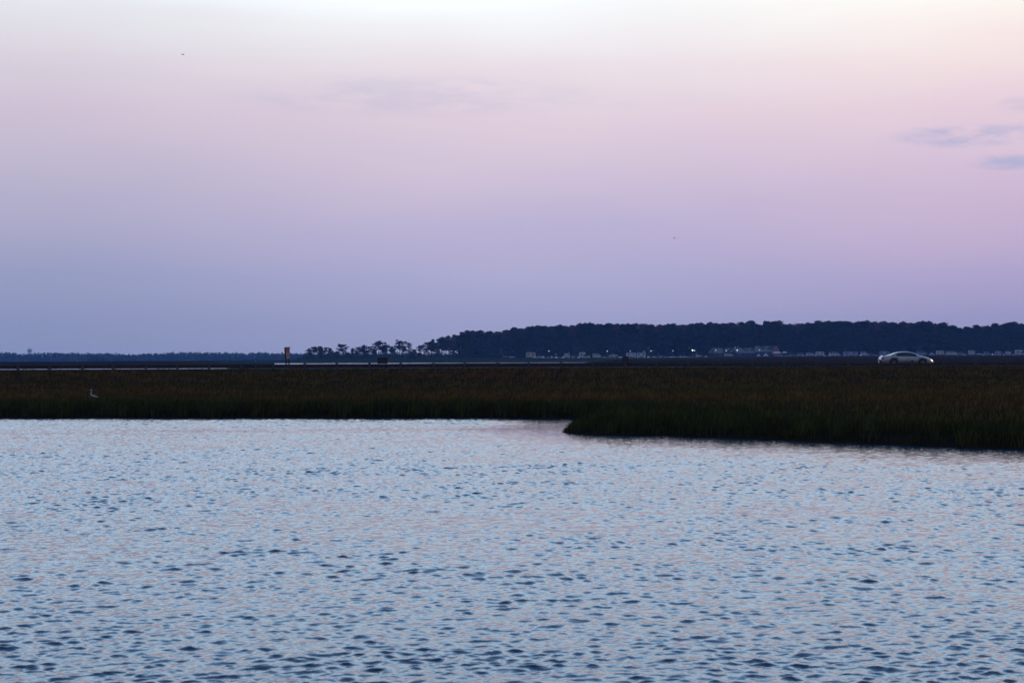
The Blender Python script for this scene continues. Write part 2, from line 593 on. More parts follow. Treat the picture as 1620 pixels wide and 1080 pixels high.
# ------------------------------------------------------------------ marsh grass (nobody could count it)
def build_grass():
    EX, EY = X(150, 74), 74.0
    dens0 = 230.0
    area = .36 * (145.5 ** 2 - 33 ** 2)
    n = int(area * dens0)
    y = np.sqrt(rng.uniform(33 ** 2, 145.5 ** 2, n)); x = rng.uniform(-.36, .36, n) * y
    # cheap thinning of the interior before the exact distance test
    d = shore_dist(x, y)
    clump = lowfreq(x, y, .9, 51) + .6 * lowfreq(x, y, 2.6, 52)
    p = np.where(d < .03, 0, np.where(d < 1.6, .95, np.where(d < 6, .34, .14))) * np.clip(.72 + .42 * clump, .12, 1)
    p = p * np.where(y > 95, .75, 1)
    k = rng.random(n) < p
    x, y, d, clump = x[k], y[k], d[k], clump[k]
    n = len(x)
    z = near_z(x, y, d)
    tall = np.exp(-np.clip(d, 0, None) / 2.2)
    h = (.27 + .05 * clump) * (1 - tall) + (.50 + .10 * clump) * tall
    h *= rng.uniform(.65, 1.2, n) * np.where(d < .5, .8, 1)
    h = np.where(y > 139, h * (.55 + .25 * np.clip(lowfreq(x, y, 2.2, 55), -1, 1.4)), h)
    # short grass round the wading bird
    pxb = 810 + F * x / y
    h *= np.where(y < 62, .45 + .55 * sstep(pxb, 880, 985), 1)
    near = np.exp(-(((x - EX) / 1.0) ** 2 + ((y - EY + 1.4) / 2.6) ** 2))
    h *= 1 - .42 * near
    wdt = (.009 + .00026 * y) * rng.uniform(.7, 1.3, n)
    a = rng.uniform(0, 2 * math.pi, n)
    lean = h * np.abs(rng.normal(.0, .30, n)) + .03
    la = rng.normal(.4, 1.3, n)
    ex, ey = np.cos(a) * wdt / 2, np.sin(a) * wdt / 2
    lx, ly = np.cos(la) * lean, np.sin(la) * lean
    V = np.zeros((n, 5, 3), np.float32)
    z0 = z - .03
    V[:, 0] = np.stack([x - ex, y - ey, z0], -1); V[:, 1] = np.stack([x + ex, y + ey, z0], -1)
    V[:, 2] = np.stack([x + ex * .8 + lx * .3, y + ey * .8 + ly * .3, z0 + h * .6], -1)
    V[:, 3] = np.stack([x - ex * .8 + lx * .3, y - ey * .8 + ly * .3, z0 + h * .6], -1)
    V[:, 4] = np.stack([x + lx, y + ly, z0 + h], -1)
    i = np.arange(n)[:, None] * 5
    quads = i + np.array([[0, 1, 2, 3]]); tris = i + np.array([[3, 2, 4]])
    t = lowfreq(x * .35, y, 7, 61) * .5 + lowfreq(x * .3, y, 22, 62) * .35
    red = np.clip(sstep(d + 3.5 * t, 1., 15) * (.66 + .5 * t) + .08 * rng.normal(size=n), 0, 1)[:, None]
    ol = np.clip(.5 + .5 * lowfreq(x * .4, y, 11, 63), 0, 1)[:, None]
    green = np.array((.025, .029, .009)); brown = np.array((.092, .040, .013)); olive = np.array((.064, .043, .010))
    c = green * (1 - red) + (brown * (1 - ol) + olive * ol) * red
    c = c * (rng.uniform(.6, 1.3, (n, 1)) * (1 + .30 * np.clip(clump, -1.5, 1.5))[:, None])
    C = np.repeat(c[:, None, :], 5, 1).reshape(-1, 3)
    o = np_mesh('marsh_grass', V, quads, M_grass, C, smooth=False, tris=tris)
    tag(o, 'dark green and reddish brown cordgrass covering the near marsh', 'grass', kind='stuff')


build_grass()


# ------------------------------------------------------------------ guard rail
def build_rail():
    y = 144.6
    t = empty('guard_rail', (0, y, 1.38), 0, 'long low timber guard rail on pale posts along the near edge of the road', 'guard rail')
    b = MB()
    x = -74.0
    while x < 74:
        k = min(1, max(0, (x - 6) / 18))                        # the beam sits lower along the right hand stretch
        b.box((x + 2.03 - 0.01, .13, .284 - .104 * k + random.uniform(-.006, .006)), (4.05, .10, .30 - .11 * k))
        x += 4.06
    b.build('rail', M_timber, t)
    proto = MB().box((0, 0, .18), (.20, .19, .72)).box((0, 0, .548), (.20, .19, .016), taper=.8).mesh('post', M_post)
    for i in range(-11, 44):
        o = bpy.data.objects.new('post', proto)
        col.objects.link(o); o.parent = t
        o.location = (-41.88 + 2.706 * i + random.uniform(-.05, .05), -.02, random.uniform(-.03, .02))
        o.rotation_euler = (random.uniform(-.02, .02), random.uniform(-.03, .03), random.uniform(-.1, .1))


build_rail()


# ------------------------------------------------------------------ road signs
def build_signs():
    D = 157.0
    t = empty('road_sign', (X(455, D), D, 1.36), R(24), 'tall narrow brown sign board on two dark posts by the road', 'sign')
    zb, zt = Z(455, 567.2, D) - 1.36, Z(455, 549.6, D) - 1.36
    h = zt - zb
    # board leans a little and narrows toward the bottom
    v = []
    for yy in (-.05, .05):
        for (xx, zz) in ((-.15, zb), (.15, zb), (.20, zt), (-.22, zt)):
            v.append((xx, yy, zz))
    MB().add([(p[0], p[1], p[2]) for p in v], [(0, 1, 2, 3), (7, 6, 5, 4), (0, 4, 5, 1), (1, 5, 6, 2), (2, 6, 7, 3), (3, 7, 4, 0)]).build('board', M_sign, t)
    MB().box((.01, 0, zt + .022), (.50, .14, .04)).build('cap', M_timber, t)
    MB().add([(-.225, -.075, zt), (-.225, .075, zt), (-.155, .075, zb), (-.155, -.075, zb), (-.305, -.075, zt), (-.305, .075, zt), (-.235, .075, zb), (-.235, -.075, zb)],
             [(0, 1, 2, 3), (7, 6, 5, 4), (0, 4, 5, 1), (1, 5, 6, 2), (2, 6, 7, 3), (3, 7, 4, 0)]).build('edge_frame', M_timber, t)
    for xx in (-.15, .12):
        MB().box((xx, .0, zb / 2 - .12), (.11, .10, zb + .236)).build('post', M_timber, t)
    for (px0, px1, py0, py1, D, lab) in ((597, 613, 565.4, 575.0, 157, 'larger dark square board on posts behind the guard rail'),
                                         (984.3, 994, 563.2, 571.0, 158, 'smaller dark square board on posts before the white trailers')):
        px = (px0 + px1) / 2
        s = empty('notice_board', (X(px, D), D, 1.35), R(random.uniform(-6, 6)), lab, 'notice board')
        wd = (px1 - px0) * D / F
        zt, zb = Z(px, py0, D) - 1.35, Z(px, py1, D) - 1.35
        MB().box((0, 0, (zt + zb) / 2), (wd, .05, zt - zb)).build('board', M_timber, s)
        MB().box((0, -.035, (zt + zb) / 2), (wd * .94, .018, .06)).box((0, -.035, zt - .05), (wd * .94, .018, .05)).build('batten', M_plastic, s)
        for k in (-.36, .36):
            MB().box((wd * k, .055, (zt + .0) / 2 - .1), (.08, .055, zt + .1)).build('post', M_timber, s)
    D = 144.1
    s = empty('marker_post', (X(404, D), D, 1.37), 0, 'thin pale marker stake standing at the guard rail', 'marker post')
    MB().box((0, 0, .38), (.07, .03, .86)).build('stake', M_post, s)
    MB().box((0, -.02, .72), (.05, .008, .12)).build('reflector', M_white, s)


build_signs()


# ------------------------------------------------------------------ the car
TOPL = [(-2.46, .56), (-2.42, .78), (-2.33, .90), (-2.17, .955), (-1.9, .97), (-1.67, .985), (-1.4, 1.09), (-1.1, 1.215), (-.75, 1.30), (-.44, 1.335), (0, 1.345),
        (.3, 1.315), (.6, 1.235), (.9, 1.12), (1.15, .99), (1.3, .925), (1.5, .90), (1.83, .82), (2.1, .715), (2.3, .59), (2.42, .47), (2.48, .36)]
TX = np.array([p[0] for p in TOPL]); TZ = np.array([p[1] for p in TOPL])


def car_belt(x): return float(np.interp(x, [-2.48, -2.3, -1.6, 0, 1.2, 1.8, 2.3, 2.48], [.52, .80, .885, .865, .83, .74, .53, .33]))
def car_half(x): return float(np.interp(x, [-2.48, -2.3, -1.8, -1, 1, 1.8, 2.2, 2.4, 2.48], [.62, .78, .87, .90, .90, .86, .76, .62, .50]))
WHX = (-1.27, 1.40)
WR = .325


def car_bottom(x):
    z = float(np.interp(x, [-2.48, -2.3, -1.8, 1.9, 2.3, 2.48], [.34, .24, .20, .19, .19, .26]))
    for c in WHX:
        r = .40
        if abs(x - c) < r: z = max(z, .31 + math.sqrt(r * r - (x - c) ** 2) * .98)
    return z


def shoulder(x):
    zt = float(np.interp(x, TX, TZ)); b = min(car_belt(x), zt - .02); hw = car_half(x)
    k = min(1, max(0, (zt - b) / .45))
    return zt, b, hw, hw * .90 * (1 - k) + .56 * k


def car_side_pt(x, t):
    """a point on the greenhouse side, t = 0 belt .. 1 roof edge"""
    zt, b, hw, ws = shoulder(x)
    return (x, -(hw * .965 * (1 - t) + ws * t), b * (1 - t) + (zt - .045) * t)


def build_car(name, loc, rz, paint, label, cat='car', group=None, lights=True, scale=1.0):
    t = empty(name, loc, rz, label, cat, group)
    t.scale = (scale,) * 3
    xs = sorted(set(list(np.linspace(-2.48, 2.48, 84)) + [c + s * .4 for c in WHX for s in (-1, -.999, 1, .999)]))
    rows = []
    for x in xs:
        zt, b, hw, ws = shoulder(x)
        zb = car_bottom(x)
        zb = min(zb, b - .05)
        mid = zb + (b - zb) * .5
        half = [(0, zb + .02), (hw * .7, zb), (hw * .965, zb + .015), (hw, mid), (hw * .992, b - .03), (hw * .965, b), (ws, zt - .045), (ws * .86, zt - .012), (ws * .5, zt), (0, zt + .003)]
        ring = [(x, -y, z) for y, z in half] + [(x, y, z) for y, z in reversed(half[1:-1])]
        rows.append(ring)
    n = len(rows[0])
    v = [p for r_ in rows for p in r_]
    f = [(i * n + k, i * n + (k + 1) % n, (i + 1) * n + (k + 1) % n, (i + 1) * n + k) for i in range(len(rows) - 1) for k in range(n)]
    f.append(tuple(range(n))); f.append(tuple(reversed(range((len(rows) - 1) * n, len(rows) * n))))
    body = MB().add(v, f).build('body', paint, t, True)
    # dark underbody fills the wheel housings
    MB().box((0, 0, .40), (4.3, 1.40, .40)).build('underbody', M_plastic, t)

    def side_panel(nm, x0, x1, t0, t1, m, sgn, n=10, off=.012, r0=0, r1=0):
        v = []
        for i in range(n + 1):
            u = i / n; x = x0 + (x1 - x0) * u
            lo = car_side_pt(x, t0); hi = car_side_pt(x, t1)
            v += [(lo[0], sgn * (lo[1] - off), lo[2]), (hi[0], sgn * (hi[1] - off), hi[2]),
                  (lo[0], sgn * (lo[1] + .02), lo[2]), (hi[0], sgn * (hi[1] + .02), hi[2])]
        f = []
        for i in range(n):
            a, b = i * 4, i * 4 + 4
            f += [(a, b, b + 1, a + 1), (a + 3, b + 3, b + 2, a + 2), (a + 1, b + 1, b + 3, a + 3), (a + 2, b + 2, b, a)]
        f += [(0, 1, 3, 2), (n * 4 + 2, n * 4 + 3, n * 4 + 1, n * 4)]
        return MB().add(v, f).build(nm, m, t)
    for sg in (1, -1):
        side_panel('side_window', -1.02, -.10, .10, .86, M_dark, sg)
        side_panel('side_window', .03, .88, .10, .86, M_dark, sg)
        side_panel('pillar_trim', -.10, .03, .08, .88, M_plastic, sg, 3, .008)
    for nm, x0, x1 in (('windscreen', .42, 1.24), ('rear_window', -1.62, -.80)):
        v = []
        for i in range(9):
            x = x0 + (x1 - x0) * i / 8
            zt, b, hw, ws = shoulder(x)
            for yy in np.linspace(-1, 1, 7):
                v.append((x, yy * ws * .88, zt + .012 - .03 * yy * yy))
        MB().add(v, [(i * 7 + k, (i + 1) * 7 + k, (i + 1) * 7 + k + 1, i * 7 + k + 1) for i in range(8) for k in range(6)]).build(nm, M_dark, t, True)
    for c in WHX:
        for sg in (-1, 1):
            prof = [(.20, -.10), (.27, -.105), (WR - .012, -.09), (WR, -.06), (WR, .06), (WR - .012, .09), (.27, .105), (.20, .10)]
            n = 28; v = []; f = []
            for k in range(n):
                a = 2 * math.pi * k / n
                v += [(r_ * math.cos(a), yy, r_ * math.sin(a)) for r_, yy in prof]
            p = len(prof)
            f = [(k * p + j, ((k + 1) % n) * p + j, ((k + 1) % n) * p + (j + 1) % p, k * p + (j + 1) % p) for k in range(n) for j in range(p)]
            wl = MB().add(v, f).build('wheel', M_rub, t, True)
            wl.location = (c, sg * .79, WR)
            rm = MB()
            for k in range(7):
                a = 2 * math.pi * k / 7
                rm.box((.105 * math.cos(a), sg * .085, .105 * math.sin(a)), (.19, .03, .045), ry=-a)
            n = 24; vv = []
            for k in range(n):
                a = 2 * math.pi * k / n
                vv += [(.205 * math.cos(a), sg * .10, .205 * math.sin(a)), (.178 * math.cos(a), sg * .10, .178 * math.sin(a)), (.178 * math.cos(a), sg * .03, .178 * math.sin(a))]
            rm.add(vv, [(k * 3 + j, ((k + 1) % n) * 3 + j, ((k + 1) % n) * 3 + j + 1, k * 3 + j + 1) for k in range(n) for j in range(2)])
            rm.ball((0, sg * .09, 0), (.05, .03, .05), 8, 5)
            rm.build('rim', M_rim, wl)
            ds = MB().tube([(0, sg * .02, 0), (0, sg * .04, 0)], [.19, .19], 20).build('brake_disc', M_plastic, wl)
    for sg in (-1, 1):
        def wrap(nm, x0, x1, za, zb, m):
            v = []; n = 6
            for i in range(n + 1):
                x = x0 + (x1 - x0) * i / n; hw = car_half(x)
                zt = float(np.interp(x, TX, TZ))
                for q in (0, .5, 1):
                    z = min(za(i / n) * (1 - q) + zb(i / n) * q, zt - .02)
                    v += [(x, sg * (hw * (1.0 - .07 * max(0, (z - car_belt(x)) / .1)) + .014), z)]
            f = [(i * 3 + j, (i + 1) * 3 + j, (i + 1) * 3 + j + 1, i * 3 + j + 1) for i in range(n) for j in range(2)]
            return MB().add(v, f).build(nm, m, t, True)
        wrap('headlight', 2.20, 2.47, lambda u: .50 - .10 * u, lambda u: .66 - .22 * u, M_head if lights else M_white)
        wrap('turn_signal', 2.16, 2.47, lambda u: .43 - .09 * u, lambda u: .48 - .09 * u, M_amber if lights else M_tail)
        wrap('tail_light', -2.46, -2.20, lambda u: .60 + .03 * u, lambda u: .78 + .06 * u, M_tail)
        MB().ball((.80, sg * .97, .93), (.075, .10, .065), 10, 6).build('mirror', paint, t, True)
        for x in (-.55, .42):
            MB().box((x - .3, sg * .912, .73), (.16, .03, .025)).build('door_handle', paint, t)
        for x in (-1.02, -.04, .98):
            MB().box((x, sg * .903, .56), (.010, .012, .50)).build('door_seam', M_plastic, t)
        MB().box((.06, sg * .905, .30), (1.9, .03, .07)).build('sill_trim', M_plastic, t)
    MB().box((2.462, 0, .30), (.05, .9, .10)).build('grille', M_plastic, t)
    MB().box((-2.485, 0, .62), (.02, .5, .12)).build('number_plate', M_offw, t)
    return t


build_car('passing_car', (X(1432.5, 149.0), 149.0, 1.43), 0, M_silver, 'silver sedan with a lit headlight driving right along the road behind the guard rail', scale=.93)


# ------------------------------------------------------------------ egret
def build_egret():
    D = 74.0
    px = 148.0
    x = X(px, D)
    z0 = .24
    t = empty('white_egret', (x, D, z0), 0, 'white egret with its neck stretched up in the marsh grass at left', 'bird')
    s = 1.0
    t.scale = (.8,) * 3
    zb = (Z(px, 625.8, D) - z0) / .8         # height of its back line
    P = [(.38, zb - .10, .010), (.30, zb - .065, .024), (.20, zb - .035, .044), (.07, zb - .010, .058), (-.05, zb + .012, .052), (-.115, zb + .05, .036), (-.135, zb + .10, .026),
         (-.115, zb + .17, .020), (-.085, zb + .235, .018), (-.095, zb + .29, .018), (-.13, zb + .325, .026), (-.165, zb + .325, .020), (-.19, zb + .318, .009)]
    P = [((-.05 + (p[0] + .05) * .74 if p[0] > -.05 else p[0]), p[1], p[2]) for p in P]
    MB().tube([(p[0] - .02, 0, p[1]) for p in P], [p[2] for p in P], 12).build('body', M_feather, t, True)
    MB().tube([(-.205, 0, zb + .317), (-.255, 0, zb + .312), (-.30, 0, zb + .305)], [.009, .006, .001], 8).build('bill', M_bill, t, True)
    for sg in (-1, 1):
        v = [(-.06, sg * .052, zb + .03), (.06, sg * .060, zb + .025), (.18, sg * .042, zb - .03), (.27, sg * .014, zb - .085), (.15, sg * .046, zb - .07), (.02, sg * .058, zb - .03)]
        q = [(p[0], p[1] + sg * .012, p[2]) for p in v]
        MB().add(v + q, [(0, 1, 2, 3, 4, 5), (11, 10, 9, 8, 7, 6)] + [(i, (i + 1) % 6, (i + 1) % 6 + 6, i + 6) for i in range(6)]).build('wing', M_feather, t, True)
        MB().tube([(.05, sg * .03, zb - .06), (.06, sg * .03, zb * .5), (.045, sg * .03, .0)], [.012, .008, .007], 6).build('leg', M_legs, t)
        MB().ball((-.155, sg * .021, zb + .335), .005, 6, 4).build('eye', M_bill, t)


build_egret()


# ------------------------------------------------------------------ birds in the sky
def build_bird(px, py, D, span, roll, yaw, dihedral, label):
    t = empty('flying_bird', (X(px, D), D, Z(px, py, D)), yaw, label, 'bird', 'small dark birds in the sky')
    t.rotation_euler = (roll * .3, roll, yaw)
    L = span * .55
    MB().tube([(-L * .5, 0, 0), (-L * .25, 0, .0), (0, 0, 0), (L * .28, 0, .01), (L * .42, 0, .02), (L * .52, 0, .01)],
              [L * .03, L * .07, L * .11, L * .10, L * .075, L * .01], 8).build('body', M_bird, t, True)
    MB().add([(-L * .4, 0, 0), (-L * .75, L * .16, 0), (-L * .62, 0, .004), (-L * .75, -L * .16, 0), (-L * .4, 0, .02)], [(0, 1, 2), (0, 2, 3), (4, 2, 1), (4, 3, 2)]).build('tail', M_bird, t)
    for sg in (-1, 1):
        h = span * .5
        dz = math.sin(dihedral)
        a = [(L * .22, 0, .01), (L * .30, sg * h * .45, h * .45 * dz + .01), (-L * .05, sg * h, h * dz * .7), (-L * .12, sg * h * .5, h * .45 * dz), (-L * .15, 0, .01)]
        b = [(p[0], p[1], p[2] + .012) for p in a]
        MB().add(a + b, [(0, 1, 2, 3, 4), (9, 8, 7, 6, 5)] + [(i, (i + 1) % 5, (i + 1) % 5 + 5, i + 5) for i in range(5)]).build('wing', M_bird, t)


for a in ((290, 86, 130, .34, R(22), R(70), R(22), 'largest dark bird gliding high in the upper left sky'),
          (413.5, 100, 230, .26, R(-10), R(60), R(20), 'faint speck of a bird high in the sky right of the largest bird'),
          (98, 359.5, 210, .28, R(0), R(100), R(12), 'small dark bird midway up the sky at far left'),
          (1067.5, 376.5, 190, .30, R(48), R(80), R(20), 'small bird banking in the sky above the middle of the wood'),
          (267, 521.5, 240, .30, R(0), R(95), R(25), 'tiny bird low in the sky above the far left wood'),
          (385, 549.5, 260, .32, R(5), R(85), R(5), 'tiny bird skimming just over the far wood left of the brown sign'),
          (8, 509, 230, .28, R(10), R(80), R(20), 'tiny bird low at the left edge of the sky'),
          (681, 522, 260, .30, R(-15), R(75), R(20), 'tiny bird low over the ragged left end of the wood')):
    build_bird(*a)


# ------------------------------------------------------------------ trees
def leaf_cloud(centers, radii, per, size, flat=.7, seed=0):
    """many small leaf-sprays spread through clumps"""
    r = np.random.default_rng(seed)
    n = len(centers) * per
    c = np.repeat(np.asarray(centers, float), per, 0); rad = np.repeat(np.asarray(radii, float), per)
    u = r.normal(size=(n, 3)); u /= np.linalg.norm(u, axis=1)[:, None]
    p = c + u * (rad * r.uniform(.25, 1.0, n) ** .6)[:, None] * np.array((1, 1, flat))
    a = r.normal(size=(n, 3)); a[:, 2] *= .5; a /= np.linalg.norm(a, axis=1)[:, None]
    b = r.normal(size=(n, 3)); b -= a * (a * b).sum(1)[:, None]; b /= np.linalg.norm(b, axis=1)[:, None]
    s = size * r.uniform(.5, 1.25, n)[:, None]
    V = np.stack([p - a * s * .7 - b * s * .22, p + a * s * .7, p - a * s * .3 + b * s * .55], 1)
    return V.reshape(-1, 3)


def tri_mesh(name, V, m):
    me = bpy.data.meshes.new(name)
    n = len(V) // 3
    me.vertices.add(len(V)); me.vertices.foreach_set('co', np.asarray(V, np.float32).ravel())
    me.loops.add(3 * n); me.loops.foreach_set('vertex_index', np.arange(3 * n, dtype=np.int32))
    me.polygons.add(n); me.polygons.foreach_set('loop_start', np.arange(n, dtype=np.int32) * 3)
    me.update(calc_edges=True); me.validate()
    me.materials.append(m)
    return me


def make_tree(kind, seed):
    """unit height 20 m; returns trunk mesh and crown mesh"""
    r = random.Random(seed)
    H = 20.0
    tr = MB()
    bend = (r.uniform(-.7, .7), r.uniform(-.5, .5))
    pt = lambda u: Vector((bend[0] * u * u, bend[1] * u * u, H * u))
    top = {'umbrella': .93, 'tall': .97, 'bushy': .9, 'bare': .9}[kind]
    us = [0, .15, .35, .55, .75, top]
    tr.tube([pt(u) - Vector((0, 0, .6 if u == 0 else 0)) for u in us], [.30, .25, .21, .17, .12, .05], 7)
    cs = []; rs = []
    if kind == 'umbrella':
        nb, u0, R0 = 20, .50, 4.4
    elif kind == 'tall':
        nb, u0, R0 = 26, .34, 3.9
    elif kind == 'bushy':
        nb, u0, R0 = 34, .08, 4.4
    else:
        nb, u0, R0 = 20, .35, 3.4
    for i in range(nb):
        f = (i + .5) / nb
        u = u0 + (top - u0) * f
        if kind == 'umbrella': w = R0 * (.45 + .75 * math.sin(math.pi * min(1, .25 + f * .62)))
        elif kind == 'tall': w = R0 * (.16 + 1.0 * math.sin(math.pi * (.26 + .71 * f)))
        elif kind == 'bushy': w = R0 * (.16 + .98 * math.sin(math.pi * (.2 + .76 * f)))
        else: w = R0 * (.3 + .75 * math.sin(math.pi * (.2 + .65 * f)))
        a = i * 2.4 + r.uniform(-.5, .5)
        L = w * r.uniform(.55, 1.0)
        p0 = pt(u); p1 = p0 + Vector((math.cos(a) * L, math.sin(a) * L, L * r.uniform(.12, .45)))
        tr.tube([p0, (p0 + p1) / 2 + Vector((0, 0, -.1 * L)), p1], [.075, .055, .02], 4)
        for q in (1.0, .62, .3):
            if r.random() < (.92 if q > .9 else .68):
                cs.append(tuple(p0.lerp(p1, q) + Vector((r.uniform(-.4, .4), r.uniform(-.4, .4), r.uniform(-.2, .5)))))
                rs.append(r.uniform(.8, 1.45) * (1.15 if kind in ('bushy', 'tall') else 1))
    tp = pt(top)
    for k in range(4):
        cs.append((tp.x + r.uniform(-1, 1), tp.y + r.uniform(-1, 1), tp.z + r.uniform(-.5, .5))); rs.append(r.uniform(.7, 1.2))
    if kind == 'bare':
        # sprays of fine twigs
        V = leaf_cloud(cs, [q * 1.15 for q in rs], 80, .55, .9, seed)
        n = len(V) // 3
        V = V.reshape(n, 3, 3)
        V[:, 2] = V[:, 0] + (V[:, 2] - V[:, 0]) * .30          # thin slivers
        V[:, 1] = V[:, 0] + (V[:, 1] - V[:, 0]) * 1.6
        cm = tri_mesh('crown', V.reshape(-1, 3), M_twig)
    else:
        per = {'umbrella': 52, 'tall': 48, 'bushy': 44}[kind]
        V = leaf_cloud(cs, rs, per, {'umbrella': .74, 'tall': .76, 'bushy': .82}[kind], .62, seed)
        cm = tri_mesh('crown', V, M_leaf if kind == 'bushy' else M_needle)
    return tr.mesh('trunk', M_bark, True), cm


KINDS = {k: [make_tree(k, 100 * i + j) for j in range(n)] for i, (k, n) in enumerate((('umbrella', 6), ('tall', 6), ('bushy', 5), ('bare', 4)))}
NAME = {'umbrella': 'pine_tree', 'tall': 'pine_tree', 'bushy': 'leafy_tree', 'bare': 'bare_tree'}


def tree(kind, px, top, D, label, group=None, width=1.0, v=None):
    gz = float(far_z(np.array([X(px, D)]), np.array([D]))[0][0])
    h = Z(px, top, D) - gz
    tm, cm = KINDS[kind][v if v is not None else random.randrange(len(KINDS[kind]))]
    t = empty(NAME[kind], (X(px, D), D, gz), random.uniform(0, 6.28), label, 'tree', group)
    k = h / 20.0
    kw = width * random.uniform(.9, 1.1) * (.55 * k + .45)
    t.scale = (kw, kw, k)
    for nm, me in (('trunk', tm), ('crown', cm)):
        o = bpy.data.objects.new(nm, me)
        col.objects.link(o); o.parent = t
    return t


TOP = [(480, 557), (490, 551), (500, 548), (510, 548.5), (520, 551), (530, 550.5), (541, 544.5), (552, 554), (560, 551), (575, 546.5), (585, 548), (600, 540.5), (612, 545), (620, 548), (632, 538.5),
       (645, 541), (655, 551), (667, 546), (678, 540), (692, 535), (704, 531.5), (716, 531.5), (735, 524), (760, 522.5), (778, 525), (800, 521.5), (815, 519.5), (830, 518.5), (845, 515.5), (860, 515),
       (870, 516.5), (880, 515.5), (900, 515), (910, 513.5), (930, 513), (955, 511.5), (980, 512), (995, 514.5), (1010, 511.5), (1025, 514), (1050, 513), (1080, 513.5), (1110, 511), (1130, 513),
       (1155, 511.5), (1175, 510.5), (1188, 507.5), (1197, 514.5), (1213, 510), (1225, 511.5), (1232, 509.5), (1245, 513.5), (1265, 510.5), (1280, 511.5), (1297, 508.5), (1312, 507.5), (1325, 509),
       (1340, 510.5), (1350, 508.5), (1372, 507.5), (1385, 509.5), (1402, 508.5), (1410, 509.5), (1422, 513.5), (1433, 508), (1445, 513.5), (1455, 509.5), (1475, 511), (1500, 513.5), (1520, 519),
       (1535, 516.5), (1545, 515.5), (1555, 513), (1565, 516.5), (1580, 512), (1590, 514.5), (1600, 510.5), (1615, 512.5), (1700, 512), (1900, 514)]
TPX = [p[0] for p in TOP]; TPY = [p[1] for p in TOP]


def topline(px): return float(np.interp(px, TPX, TPY))


LONE = [  # the ragged left end of the wood, tree by tree
    ('bushy', 482, 558.5, 1.0, 'lowest shrubby tree at the left tip of the right hand wood'),
    ('tall', 489, 551.5, 1.0, 'first tall pine right of the brown sign at the left end of the wood'),
    ('umbrella', 497, 548, 1.1, 'flat topped pine second from the left end of the wood'),
    ('tall', 506, 548, 1.1, 'dense pine third from the left end of the wood'),
    ('umbrella', 515, 549, 1.0, 'pine right beside the dense third pine at the left end'),
    ('tall', 523, 551, .9, 'thin pine just left of the lone high umbrella pine'),
    ('umbrella', 541, 544, 1.25, 'lone high umbrella pine with a domed crown over sky gaps'),
    ('bushy', 534, 554.5, 1.0, 'low bushy tree under the left side of the lone umbrella pine'),
    ('bushy', 550, 557, .9, 'low bushy tree in the dip right of the lone umbrella pine'),
    ('tall', 558, 551, .85, 'small rounded pine in the dip right of the lone umbrella pine'),
    ('umbrella', 568, 548.5, 1.0, 'mid height pine right of the dip in the tree line'),
    ('tall', 575, 546, 1.0, 'pine rising toward the broad umbrella pine from the left'),
    ('umbrella', 584, 547.5, 1.0, 'pine touching the left side of the broad umbrella pine'),
    ('umbrella', 599, 540, 1.45, 'broad umbrella pine above the larger dark square board'),
    ('umbrella', 610, 545.5, 1.0, 'lower crown leaning on the right of the broad umbrella pine'),
    ('umbrella', 619, 547.5, 1.0, 'pine between the broad umbrella pine and the twin crowned pine'),
    ('umbrella', 632, 538.3, 1.3, 'tall open pine with sky showing through its bare trunk zone'),
    ('bare', 646, 540.5, 1.0, 'half bare tree with wispy twigs right of the tall open pine'),
    ('bushy', 655, 551.5, 1.0, 'low dark bushy tree in the gap before the rising wood'),
    ('umbrella', 666, 546, .9, 'small pine at the foot of the rising wood edge'),
    ('umbrella', 678, 540.5, 1.1, 'pine with a level crown over a row of bare trunks'),
    ('umbrella', 687, 541, 1.0, 'pine next right of the level crowned pine'),
    ('bare', 693, 533, .9, 'wispy bare tree poking above the rising edge of the wood'),
    ('umbrella', 698, 537.5, 1.1, 'dark pine below the wispy bare tree at the rising edge'),
    ('bare', 704, 531, .9, 'second wispy bare tree on the rising edge of the wood'),
    ('umbrella', 711, 536, 1.1, 'pine with light between trunks right of the two wispy trees'),
    ('bare', 717, 531, 1.0, 'rounded half bare crown left of the step up in the wood'),
    ('umbrella', 722, 533, 1.0, 'pine just below the step up in the tree line'),
    ('tall', 685, 537, .8, 'slender pine left of the wispy bare tree at the rising edge'),
    ('tall', 699, 533.5, .85, 'tall pine between the two wispy bare trees at the rising edge'),
    ('tall', 709, 531.5, .9, 'tall pine right of the second wispy bare tree'),
    ('tall', 719, 530, .95, 'tall pine behind the half bare crown left of the solid wood'),
    ('bushy', 726, 528, .9, 'round leafy tree closing the slope up to the solid wood'),
    ('tall', 730, 526, 1.1, 'tall pine at the step where the wood turns solid'),
    ('tall', 738, 523.5, 1.2, 'highest crown right at the step where the wood turns solid')]
for k, px, top, wd, lab in LONE:
    tree(k, px, top, WD + random.uniform(-12, 25), lab, 'trees at the ragged left end of the wood', wd)
for px in (530, 545, 590, 606, 625, 640, 672, 683, 705, 716):
    tree('umbrella', px + random.uniform(-2, 2), topline(px) + random.uniform(4, 8), WD + random.uniform(20, 45),
         'thin background pine partly hidden at the ragged left end of the wood', 'background pines at the ragged left end', .8)
for px in (494, 508, 521, 530, 548, 564, 580, 593, 606, 621, 650, 664, 692, 715):
    tree('bushy', px + random.uniform(-2, 2), topline(px) + random.uniform(4, 8) + (3 if 630 < px < 715 else 0), WD + random.uniform(5, 20),
         'low leafy tree filling between the pines at the ragged left end of the wood', 'low trees filling the left end of the wood', .9)
px = 744.0
